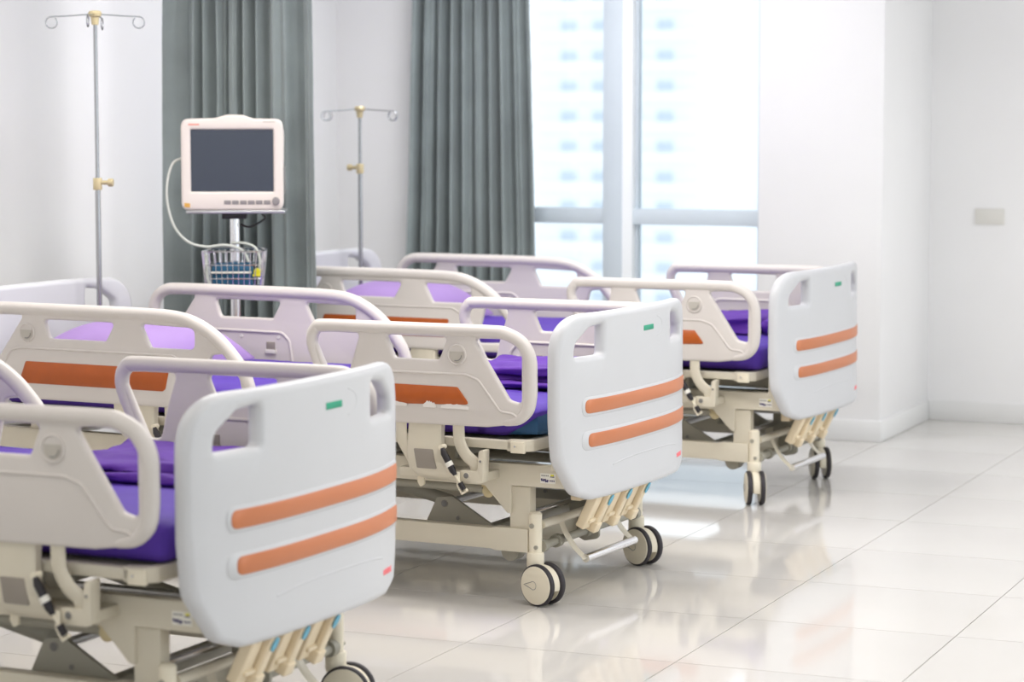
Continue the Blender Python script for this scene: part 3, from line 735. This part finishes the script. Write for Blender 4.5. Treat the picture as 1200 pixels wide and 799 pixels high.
    # --- rail mountings, each side, foot and head rails
    for s in (-1, 1):
        for (xm, hd) in ((0.0, 'foot'), (-1.03, 'head')):
            A = lambda x: X(x + xm)
            # broad moulded housing
            cs = [(0.545, 0.492), (0.50, 0.496), (0.46, 0.500), (0.42, 0.500), (0.385, 0.490), (0.366, 0.455)]
            hw = [(-0.473, -0.362), (-0.474, -0.362), (-0.475, -0.358), (-0.470, -0.345), (-0.452, -0.318), (-0.44, -0.30)]
            cs2 = spline([(a, b, 0) for a, b in cs], 4); hw2 = spline([(a, b, 0) for a, b in hw], 4)
            vs = []; n = len(cs2)
            for (z, yy, _), (xa, xb, _) in zip(cs2, hw2):
                for k, x in enumerate((xa, xa + 0.008, xb - 0.008, xb)):
                    vs.append((A(x), s * (yy - (0.006 if k in (0, 3) else 0)), z))
                for k, x in enumerate((xb, xa)):
                    vs.append((A(x), s * (yy - 0.028), z + (0.0 if z > 0.39 else 0.010)))
            fs = []
            for i in range(n - 1):
                for k in range(6): fs.append((i * 6 + k, i * 6 + (k + 1) % 6, (i + 1) * 6 + (k + 1) % 6, (i + 1) * 6 + k))
            fs += [tuple(range(6)), tuple((n - 1) * 6 + k for k in range(6))]
            mb = MB(); mb._add(vs, fs)
            h = link('rail_mount', mb.mesh('rail_mount', M['enamel'], angle=40), root)
            pl = MB().prism(rpoly([(A(-0.449), 0.462), (A(-0.384), 0.462), (A(-0.372), 0.404), (A(-0.438), 0.404)], 0.004), 'y', s * 0.4975, s * 0.502)
            link('grey_insert', pl.mesh('grey_insert', M['shade_grey'], bevel=0.001), h)
            tab = MB().prism(rpoly([(A(-0.470), 0.385), (A(-0.450), 0.385), (A(-0.449), 0.345), (A(-0.462), 0.335), (A(-0.472), 0.352)], 0.006), 'y', s * 0.43, s * 0.438)
            link('tab', tab.mesh('tab', M['cream']), h)
            # mounting bar tying housings to the frame
            L('mount_bar', MB().b2(A(-0.52), A(-0.225), s * 0.462, s * 0.376, 0.372, 0.398).mesh('mount_bar', M['enamel'], bevel=0.003))
            for (xt, xb_) in ((-0.303, -0.262), (-0.498, -0.470)):
                pts = spline([(A(xt), s * 0.489, 0.560), (A(xt), s * 0.489, 0.520), (A(xt + 0.004), s * 0.489, 0.485), (A(xt + 0.024), s * 0.487, 0.450), (A(xb_ + 0.008), s * 0.480, 0.425), (A(xb_ + 0.012), s * 0.474, 0.395)], 5)
                am = MB().tube(pts, 0.0195, 12, flata=0.35)
                L('rail_arm', am.mesh('rail_arm', M['enamel']))
            bk = MB().prism(rpoly([(A(-0.236), 0.466, 0.012), (A(-0.218), 0.470, 0.006), (A(-0.222), 0.372, 0.006), (A(-0.232), 0.368, 0), (A(-0.300), 0.368, 0.006), (A(-0.300), 0.405, 0.01), (A(-0.240), 0.405, 0.01)]), 'y', s * 0.455, s * 0.492)
            bk.cur = 1
            bk.cyl((A(-0.229), s * 0.490, 0.435), (A(-0.229), s * 0.4945, 0.435), 0.0055, n=10); bk.cyl((A(-0.276), s * 0.490, 0.390), (A(-0.276), s * 0.4945, 0.390), 0.010, n=12)
            L('hinge_bracket', bk.mesh('hinge_bracket', [M['enamel'], M['gauge_dark']], bevel=0.0015))
            # black release latch with its spring
            lt = MB().tube([(A(-0.346), s * 0.512, 0.470), (A(-0.340), s * 0.512, 0.455), (A(-0.312), s * 0.510, 0.405), (A(-0.305), s * 0.508, 0.392)], [0.006, 0.0105, 0.010, 0.006], 10)
            lt.tube([(A(-0.290), s * 0.506, 0.370), (A(-0.278), s * 0.504, 0.350)], 0.0085, 10)
            lo = L('release_latch', lt.mesh('release_latch', M['black']))
            l2 = MB().cyl((A(-0.326), s * 0.513, 0.430), (A(-0.319), s * 0.512, 0.418), 0.0115, n=12); link('white_band', l2.mesh('white_band', M['white']), lo)
            l3 = MB().cyl((A(-0.306), s * 0.508, 0.393), (A(-0.288), s * 0.506, 0.366), 0.0035, n=8)
            link('latch_spring', l3.mesh('latch_spring', M['cream']), lo)
            l4 = MB().tube([(A(-0.300), s * 0.500, 0.40), (A(-0.298), s * 0.500, 0.36), (A(-0.285), s * 0.500, 0.338), (A(-0.270), s * 0.500, 0.35)], 0.006, 8)
            link('latch_hook', l4.mesh('latch_hook', M['cream']), lo)
            link('latch_pin', MB().cyl((A(-0.350), s * 0.49, 0.472), (A(-0.350), s * 0.515, 0.472), 0.008, n=10).mesh('latch_pin', M['cream']), lo)
    # --- maker's label on the frame, printed marks only
    lb = MB().b2(X(-0.088), X(-0.038), -0.3816, -0.3803, 0.366, 0.396)
    lo = L('frame_label', lb.mesh('frame_label', M['white']))
    n1 = MB(); rnd = random.Random(3)
    xx = -0.083
    for k in range(4):
        n1.box((X(xx), -0.3818, 0.3765 - 0.001 * k), (0.0052, 0.0006, 0.0075 if k != 2 else 0.010), Matrix.Rotation(R(20 if k % 2 else -20), 3, 'Y')); xx += 0.0062
    for k in range(4): n1.b2(X(-0.0575 + k * 0.0045), X(-0.0545 + k * 0.0045), -0.3821, -0.3816, 0.3725, 0.3765)
    n1.b2(X(-0.056), X(-0.042), -0.3821, -0.3816, 0.385, 0.3875)
    link('navy_lettering', n1.mesh('navy_lettering', M['navy']), lo)['kind'] = 'stuff'
    link('yellow_mark', MB().b2(X(-0.054), X(-0.043), -0.3821, -0.3816, 0.3885, 0.3935).mesh('yellow_mark', M['yellow']), lo)
    n2 = MB()
    for k in range(5): n2.b2(X(-0.084 + k * 0.005), X(-0.081 + k * 0.005), -0.3821, -0.3816, 0.387, 0.391)
    link('grey_lettering', n2.mesh('grey_lettering', M['gauge_dark']), lo)['kind'] = 'stuff'
    return root

def kids(o): return [c for c in bpy.data.objects if c.parent == o]
def copy_tree(o, parent=None):
    if o.name.startswith('peeled_edge') or o.name in skip: return
    c = o.copy(); C.objects.link(c); c.parent = parent
    for ch in kid_map.get(o.name, []): copy_tree(ch, c)
    return c
def place(root, pose):
    x, y, t = pose; t = R(t)
    root.location = (x - math.cos(t) * SH, y - math.sin(t) * SH, 0); root.rotation_euler = (0, 0, t)
POSE = {1: (0.1607, -2.1439, 1.2113), 2: (0, 0, -0.4191), 3: (-0.0998, 2.0464, 0.4549)}
GR = 'white hospital beds in a row'
bed2 = make_bed()
kid_map = {}
for ob in bpy.data.objects:
    if ob.parent: kid_map.setdefault(ob.parent.name, []).append(ob)
skip = [ob.name for r_ in bed2.children if r_.name == 'side_rail' for ob in kid_map[r_.name] if ob.name.startswith('orange_insert')]
bed1 = copy_tree(bed2)
skip = []
bed3 = copy_tree(bed2)
place(bed1, POSE[1]); place(bed2, POSE[2]); place(bed3, POSE[3])
tag(bed2, 'white hospital bed in the middle of the row, in sharp focus', 'bed', GR)
tag(bed1, 'blurred nearest white hospital bed, cut off by the left edge of the picture', 'bed', GR)
tag(bed3, 'white hospital bed farthest from the camera, nearest the window', 'bed', GR)
for bd, angs in ((bed1, {-1: -15, 1: 12}), (bed2, {-1: -15, 1: -22}), (bed3, {-1: -62, 1: -58})):
    for ch in bd.children:
        if ch.name.startswith('castor') and not ch.name.startswith('castor_post'):
            ch.rotation_euler.z = R(angs[-1 if ch.location.y < 0 else 1] + (0 if ch.location.x > 0 else 30))

# ------------------------------------------------------------------ bedding
def nz(p, sc, sd): return noise.noise(Vector((p.x * sc + sd, p.y * sc, p.z * sc + sd * 1.7)))
def bedding(k, pose, where, blanket_kind):
    x, y, t = pose
    def root_at(name):
        r = empty(name, (0, 0, 0)); place(r, pose); r.location.z = 0.0; return r
    # mattress and its fitted sheet
    r = root_at('mattress'); r.location.z = 0.4995
    def O(p): return Vector((p.x + SH, p.y, p.z - 0.4995))
    bm = rounded_block(-2.035, -0.075, -0.415, 0.415, 0.5002, 0.588, 0.03, (16, 10, 3))
    link('mattress_core', bm_mesh(bm, 'mattress_core', M['teal'], O, 60), r)
    def sf(p):
        low = 0
        e = 0.004 * nz(p, 6, k) + 0.003 * nz(p, 15, k + 5)
        if p.z > 0.56: p = p + Vector((0, 0, e))
        s = 1 if p.y > 0 else -1
        if abs(p.y) > 0.40: p = p + Vector((0, s * (0.004 + 0.006 * max(0, nz(p, 9, k + 2))), 0))
        # the foot end of the sheet is pulled up slantwise at the near corner
        if p.x > -0.24 and k == 2:
            low = max(0, 0.575 - p.z); p = p + Vector((-min(0.12, low * 1.4), 0, 0)) * max(0.0, (-p.y - 0.1) / 0.3) if p.y < -0.1 else p
        return p
    bm = rounded_block(-2.045, -0.070, -0.424, 0.424, 0.502, 0.594, 0.032, (60, 30, 6), sf)
    link('fitted_sheet', bm_mesh(bm, 'fitted_sheet', M['purple'], O, 80), r)
    tag(r, 'mattress in a purple fitted sheet on the ' + where, 'mattress', 'purple sheeted mattresses')
    # pillow
    r = root_at('pillow'); r.location.z = 0.603
    def pf(p):
        u = (p.x + 1.755) / 0.30; v = p.y / 0.36; LX, LY = 0.245, 0.31
        edge = max(0.0, 1 - abs(u) ** 3.2) * max(0.0, 1 - abs(v) ** 3.2)
        h = (0.006 + 0.148 * edge ** 0.55) * (1 + 0.08 * nz(p, 5, k))
        c = 1.0 + 0.05 * (abs(u) * abs(v)) ** 2
        top = p.z > 0.5
        return Vector((-1.805 + u * LX * c, v * LY * c, 0.6035 + (h if top else 0.0)))
    bm = rounded_block(-2.055, -1.455, -0.36, 0.36, 0.0, 1.0, 0.0, (26, 26, 1), pf)
    bmesh.ops.remove_doubles(bm, verts=bm.verts, dist=0.0004)
    link('pillow_case', bm_mesh(bm, 'pillow_case', M['lilac'], lambda p: Vector((p.x + SH, p.y, p.z - 0.603)), 80), r)
    tag(r, 'plump lilac pillow on the head end of the ' + where, 'pillow', 'lilac pillows')
    # folded blanket at the foot end
    r = root_at('folded_blanket'); r.location.z = 0.5955
    mb = bmesh.new()
    layers = blanket_kind
    for i, (xa, xb, za, zb, ya, yb, rr) in enumerate(layers):
        def lf(p, i=i, ya=ya, xa=xa, xb=xb, za=za, zb=zb):
            d = 0.018 * nz(Vector((p.x * 0.6, p.y, p.z * 2.2)), 7, k * 3 + i) + 0.005 * nz(p, 22, i)
            q = p.copy()
            q.z += d * (1.0 if p.z > za + 0.01 else 0.0)
            if p.y < 0.12: q.y += 0.040 * nz(Vector((p.x, 0, p.z * 4)), 8, i + k)
            q.x += 0.015 * nz(Vector((0, p.y, p.z * 3)), 6, i + 9)
            q.z = max(q.z, 0.5975)
            return q
        b = rounded_block(xa, xb, ya, yb, za, zb, rr, (26, 40, 5), lf)
        me_ = bpy.data.meshes.new('t'); b.to_mesh(me_); b.free(); mb.from_mesh(me_); bpy.data.meshes.remove(me_)
    link('blanket_folds', bm_mesh(mb, 'blanket_folds', M['violet'], lambda p: Vector((p.x + SH, p.y, p.z - 0.5955)), 80), r)
    tag(r, 'folded violet blanket lying across the foot end of the ' + where, 'blanket', 'folded violet blankets')
B2 = [(-0.60, -0.085, 0.598, 0.622, -0.05, 0.37, 0.012), (-0.59, -0.09, 0.617, 0.642, 0.0, 0.375, 0.012), (-0.60, -0.095, 0.637, 0.660, -0.02, 0.365, 0.012)]
B1 = [(-0.70, -0.10, 0.598, 0.622, -0.02, 0.38, 0.012), (-0.68, -0.11, 0.616, 0.645, 0.02, 0.37, 0.014)]
B3 = [(-0.54, -0.245, 0.598, 0.662, -0.04, 0.37, 0.030), (-0.232, -0.085, 0.598, 0.658, -0.02, 0.36, 0.028)]
bedding(1, POSE[1], 'nearest bed at the left edge', B1)
bedding(2, POSE[2], 'middle bed', B2)
bedding(3, POSE[3], 'farthest bed by the window', B3)

# ------------------------------------------------------------------ drip poles standing in the sockets of the beds
def bedpt(pose, x, y):
    X_, Y_, t = pose; c, s = math.cos(R(t)), math.sin(R(t)); return (X_ + c * x - s * y, Y_ + s * x + c * y)
def drip_pole(pose, top, zk, hook_angs, label, reach, knob_dir, px, py):
    bx, by = bedpt(pose, px, py); z0 = 0.475
    r = tag(empty('drip_pole', (bx, by, z0)), label, 'drip pole', 'chrome drip poles')
    link('pole', MB().cyl((0, 0, 0.0), (0, 0, zk + 0.02 - z0), 0.0095, n=14).mesh('pole', M['pole_metal']), r)
    link('pole_extension', MB().cyl((0, 0, zk - 0.02 - z0), (0, 0, top - z0 - 0.01), 0.007, n=14).mesh('pole_extension', M['pole_metal']), r)
    c = MB().cyl((0, 0, zk - 0.022 - z0), (0, 0, zk + 0.020 - z0), 0.016, n=16)
    kd = Vector((math.cos(R(knob_dir)), math.sin(R(knob_dir)), 0))
    c.cyl(Vector((0, 0, zk + 0.004 - z0)), Vector((0, 0, zk + 0.004 - z0)) + kd * 0.042, 0.008, n=12)
    cl = link('collar', c.mesh('collar', M['brass'], bevel=0.002), r)
    k = MB().cyl(Vector((0, 0, zk + 0.004 - z0)) + kd * 0.038, Vector((0, 0, zk + 0.004 - z0)) + kd * 0.056, 0.014, n=16)
    link('locking_knob', k.mesh('locking_knob', M['brass'], bevel=0.002), cl)
    cap = MB().lathe([(0.001, top - z0 - 0.052), (0.012, top - z0 - 0.050), (0.015, top - z0 - 0.024), (0.022, top - z0 - 0.020), (0.024, top - z0 - 0.010), (0.019, top - z0 - 0.002), (0.001, top - z0)], 20)
    link('hook_cap', cap.mesh('hook_cap', M['brass']), r)
    for a in hook_angs:
        d = Vector((math.cos(R(a)), math.sin(R(a)), 0)); zt = top - z0 - 0.014
        pts = [d * 0.018 + Vector((0, 0, zt)), d * (reach * 0.6) + Vector((0, 0, zt - 0.006))]
        rc = 0.020; cen = d * (reach - rc) + Vector((0, 0, zt - 0.008 - rc))
        for i in range(0, 17):
            th = R(90 - i * 20); pts.append(cen + d * rc * math.cos(th) + Vector((0, 0, rc * math.sin(th))))
        link('hook', MB().tube(pts, 0.0024, 6).mesh('hook', M['pole_metal']), r)
    return r
drip_pole(POSE[2], 1.808, 1.205, (27, 117, 207, 297), 'tall chrome drip pole at left, at the head of the middle bed', 0.172, 20, -2.115, 0.205)
drip_pole(POSE[3], 1.480, 1.215, (0, 55, 180, 235), 'shorter chrome drip pole between the two curtains, at the head of the farthest bed', 0.178, 190, -2.115, 0.193)

# ------------------------------------------------------------------ patient monitor on its rolling stand
SX, SY = -1.955, 0.85
mon_rot = R(29)      # faces the camera, turned a little to the left
stand = tag(empty('monitor_stand', (SX, SY, 0), mon_rot), 'chrome rolling stand with a wire basket carrying the patient monitor', 'stand')
link('pole', MB().cyl((0, 0, 0.09), (0, 0, 1.086), 0.018, n=20).mesh('pole', M['chrome']), stand)
link('tray', MB().b2(-0.170, 0.190, -0.11, 0.10, 1.084, 1.096).mesh('tray', M['steel'], bevel=0.003), stand)
link('tray_bracket', MB().b2(-0.045, 0.045, -0.04, 0.04, 1.061, 1.084).mesh('tray_bracket', M['black'], bevel=0.003), stand)
for k in range(5):
    a = R(18 + 72 * k); d = Vector((math.cos(a), math.sin(a), 0))
    lg = link('leg', MB().tube([Vector((0, 0, 0.105)), d * 0.10 + Vector((0, 0, 0.098)), d * 0.26 + Vector((0, 0, 0.078))], [0.022, 0.018, 0.014], 10, flat=0.7).mesh('leg', M['cream']), stand)
    cw = MB().cyl(d * 0.25 + Vector((0, 0, 0.07)), d * 0.25 + Vector((0, 0, 0.05)), 0.006, n=8)
    n_ = Vector((-d.y, d.x, 0))
    cw.cyl(d * 0.262 - n_ * 0.012 + Vector((0, 0, 0.0275)), d * 0.262 + n_ * 0.012 + Vector((0, 0, 0.0275)), 0.0275, n=18)
    link('castor', cw.mesh('castor', M['rubber']), lg)
link('base_hub', MB().lathe([(0.001, 0.075), (0.045, 0.078), (0.045, 0.118), (0.022, 0.130), (0.001, 0.130)], 20).mesh('base_hub', M['cream']), stand)
# wire basket
bk = MB(); bw, bd_, zt, zb = 0.113, 0.105, 0.945, 0.775
def loop(s, z, r=0.0022):
    p = rpoly([(-bw * s, -bd_ * s - 0.02, 0.03), (bw * s, -bd_ * s - 0.02, 0.03), (bw * s, bd_ * s - 0.02, 0.03), (-bw * s, bd_ * s - 0.02, 0.03)], seg=3)
    bk.tube([(x, y, z) for x, y in p], r, 5, closed=True)
loop(1.0, zt, 0.0035); loop(0.97, 0.895); loop(0.94, 0.845); loop(0.90, 0.805); loop(0.86, zb, 0.003)
for i in range(-5, 6):
    x = i * bw / 5.0 * 0.96
    for yv in (-1, 1): bk.cyl((x, yv * bd_ - 0.02, zt), (x * 0.88, yv * bd_ * 0.86 - 0.02, zb), 0.0018, n=5)
    bk.cyl((x * 0.88, -bd_ * 0.86 - 0.02, zb), (x * 0.88, bd_ * 0.86 - 0.02, zb), 0.0018, n=5)
for i in range(-4, 5):
    y = i * bd_ / 4.0 * 0.95
    for xv in (-1, 1): bk.cyl((xv * bw, y - 0.02, zt), (xv * bw * 0.86, y * 0.88 - 0.02, zb), 0.0018, n=5)
bo = link('wire_basket', bk.mesh('wire_basket', M['chrome']), stand)
# the monitor itself
mon = tag(empty('patient_monitor', (SX, SY, 1.0965), mon_rot), 'patient monitor with a dark screen and pale bezel before the left curtain', 'monitor')
HW = 0.213
mon.scale = (0.875, 1, 0.975)
def arch(s=1.0, dz=0.0):
    top = [( -HW, 0.345, 0.03), (-0.10, 0.347, 0.05)] 
    pts = [(-HW, 0.0, 0.03), (HW, 0.0, 0.03), (HW, 0.342, 0.035), (0.09, 0.343, 0.04), (0.045, 0.357, 0.04), (-0.02, 0.358, 0.04), (-0.07, 0.345, 0.04), (-HW, 0.342, 0.035)]
    return rpoly(pts, seg=5)
bm = plate(arch(), [rpoly([(-0.172, 0.070, 0.003), (0.172, 0.070, 0.003), (0.172, 0.302, 0.003), (-0.172, 0.302, 0.003)], seg=2)], 0.018, 0.010, 3)
link('bezel', bm_mesh(bm, 'bezel', M['monitor'], lambda c: Vector((c.x, -0.095 - c.z, c.y))), mon)
bm = plate(rpoly([(-0.200, 0.004, 0.04), (0.205, 0.004, 0.04), (0.210, 0.325, 0.04), (-0.200, 0.325, 0.04)], seg=5), [], 0.070, 0.02, 3)
link('back_shell', bm_mesh(bm, 'back_shell', M['monitor'], lambda c: Vector((c.x, -0.012 - c.z, c.y))), mon)
link('screen', MB().b2(-0.174, 0.174, -0.104, -0.088, 0.068, 0.304).mesh('screen', M['screen']), mon)
km = MB().b2(-0.014, 0.014, -0.1155, -0.1125, 0.0, 0.015).mesh('key', M['key'], bevel=0.001)
for i in range(6): link('key', km, mon, (-0.020 + i * 0.033, 0, 0.022))
kb = MB().cyl((0.182, -0.112, 0.034), (0.182, -0.128, 0.034), 0.016, 0.014, n=20)
link('control_knob', kb.mesh('control_knob', M['key'], bevel=0.001), mon)
link('maker_lettering', MB().b2(-0.180, -0.135, -0.1138, -0.1125, 0.318, 0.324).mesh('maker_lettering', M['redprint']), mon)
link('model_lettering', MB().b2(0.13, 0.18, -0.1138, -0.1125, 0.329, 0.333).mesh('model_lettering', M['gauge']), mon)
link('amber_corner', MB().prism(rpoly([(-0.200, 0.012, 0.002), (-0.176, 0.010, 0.002), (-0.176, 0.026, 0.002), (-0.200, 0.028, 0.002)]), 'y', -0.1142, -0.1125).mesh('amber_corner', M['amber']), mon)
link('side_port', MB().b2(0.208, 0.214, -0.07, 0.03, 0.06, 0.16).mesh('side_port', M['gauge_dark'], bevel=0.001), mon)
# cables and cuff in the basket
def in_stand(p):
    c, s = math.cos(mon_rot), math.sin(mon_rot); return Vector((SX + c * p[0] - s * p[1], SY + s * p[0] + c * p[1], p[2]))
def cable(pts, r, label, m=M['cable']):
    P = [in_stand(p) for p in spline(pts, 8)]
    b = P[-1]; o = link('cable', MB().tube([q - b for q in P], r, 8).mesh('cable', m, angle=80), None, b)
    tag(o, label, 'cable', 'monitor cables'); return o
cable([(-0.190, -0.040, 1.285), (-0.222, -0.055, 1.265), (-0.240, -0.075, 1.20), (-0.240, -0.08, 1.12), (-0.215, -0.085, 1.035), (-0.165, -0.09, 0.980), (-0.10, -0.095, 0.962), (-0.03, -0.10, 0.968), (0.03, -0.09, 0.950), (0.055, -0.08, 0.905)], 0.0050, 'pale cable looping from the left side of the monitor down into the basket')
cable([(-0.01, -0.03, 0.972), (0.04, -0.055, 0.972), (0.080, -0.065, 0.955), (0.096, -0.07, 0.910), (0.093, -0.07, 0.855)], 0.0050, 'pale cable arching over the right of the wire basket')
cable([(-0.100, -0.10, 0.935), (-0.098, -0.10, 0.89), (-0.095, -0.095, 0.84), (-0.075, -0.09, 0.81)], 0.0060, 'pale tube hanging inside the left end of the basket')
cable([(0.024, -0.02, 1.040), (0.060, -0.03, 1.032), (0.11, 0.0, 1.060), (0.10, 0.04, 1.074)], 0.004, 'thin black cable under the monitor tray', M['black'])
cf = rounded_block(-0.080, 0.070, -0.105, -0.025, 0.778, 0.900, 0.02, (10, 6, 8), lambda p: p + Vector((0.006 * nz(p, 30, 1), 0.006 * nz(p, 30, 2), 0.006 * nz(p, 30, 3) if p.z > 0.8 else 0)))
bs = in_stand((0, -0.065, 0.778))
ce = tag(empty('pressure_cuff', bs, mon_rot), 'folded dark blue blood pressure cuff in the wire basket', 'cuff')
link('cuff_fabric', bm_mesh(cf, 'cuff_fabric', M['cuff'], lambda p: Vector((p.x, p.y + 0.065, p.z - 0.778)), 80), ce)
link('white_edging', MB().b2(-0.082, 0.066, -0.048, -0.040, 0.086, 0.093).mesh('white_edging', M['white'], bevel=0.001), ce)
yl = MB().cyl((0, -0.014, 0), (0, 0.014, 0), 0.013, n=14); yl.b2(-0.016, 0.016, -0.02, 0.02, -0.016, -0.008)
tag(link('cable_plug', yl.mesh('cable_plug', M['yellow'], bevel=0.002), None, in_stand((0.086, -0.080, 0.868)), mon_rot), 'yellow plug on a cable at the right side of the basket', 'plug')
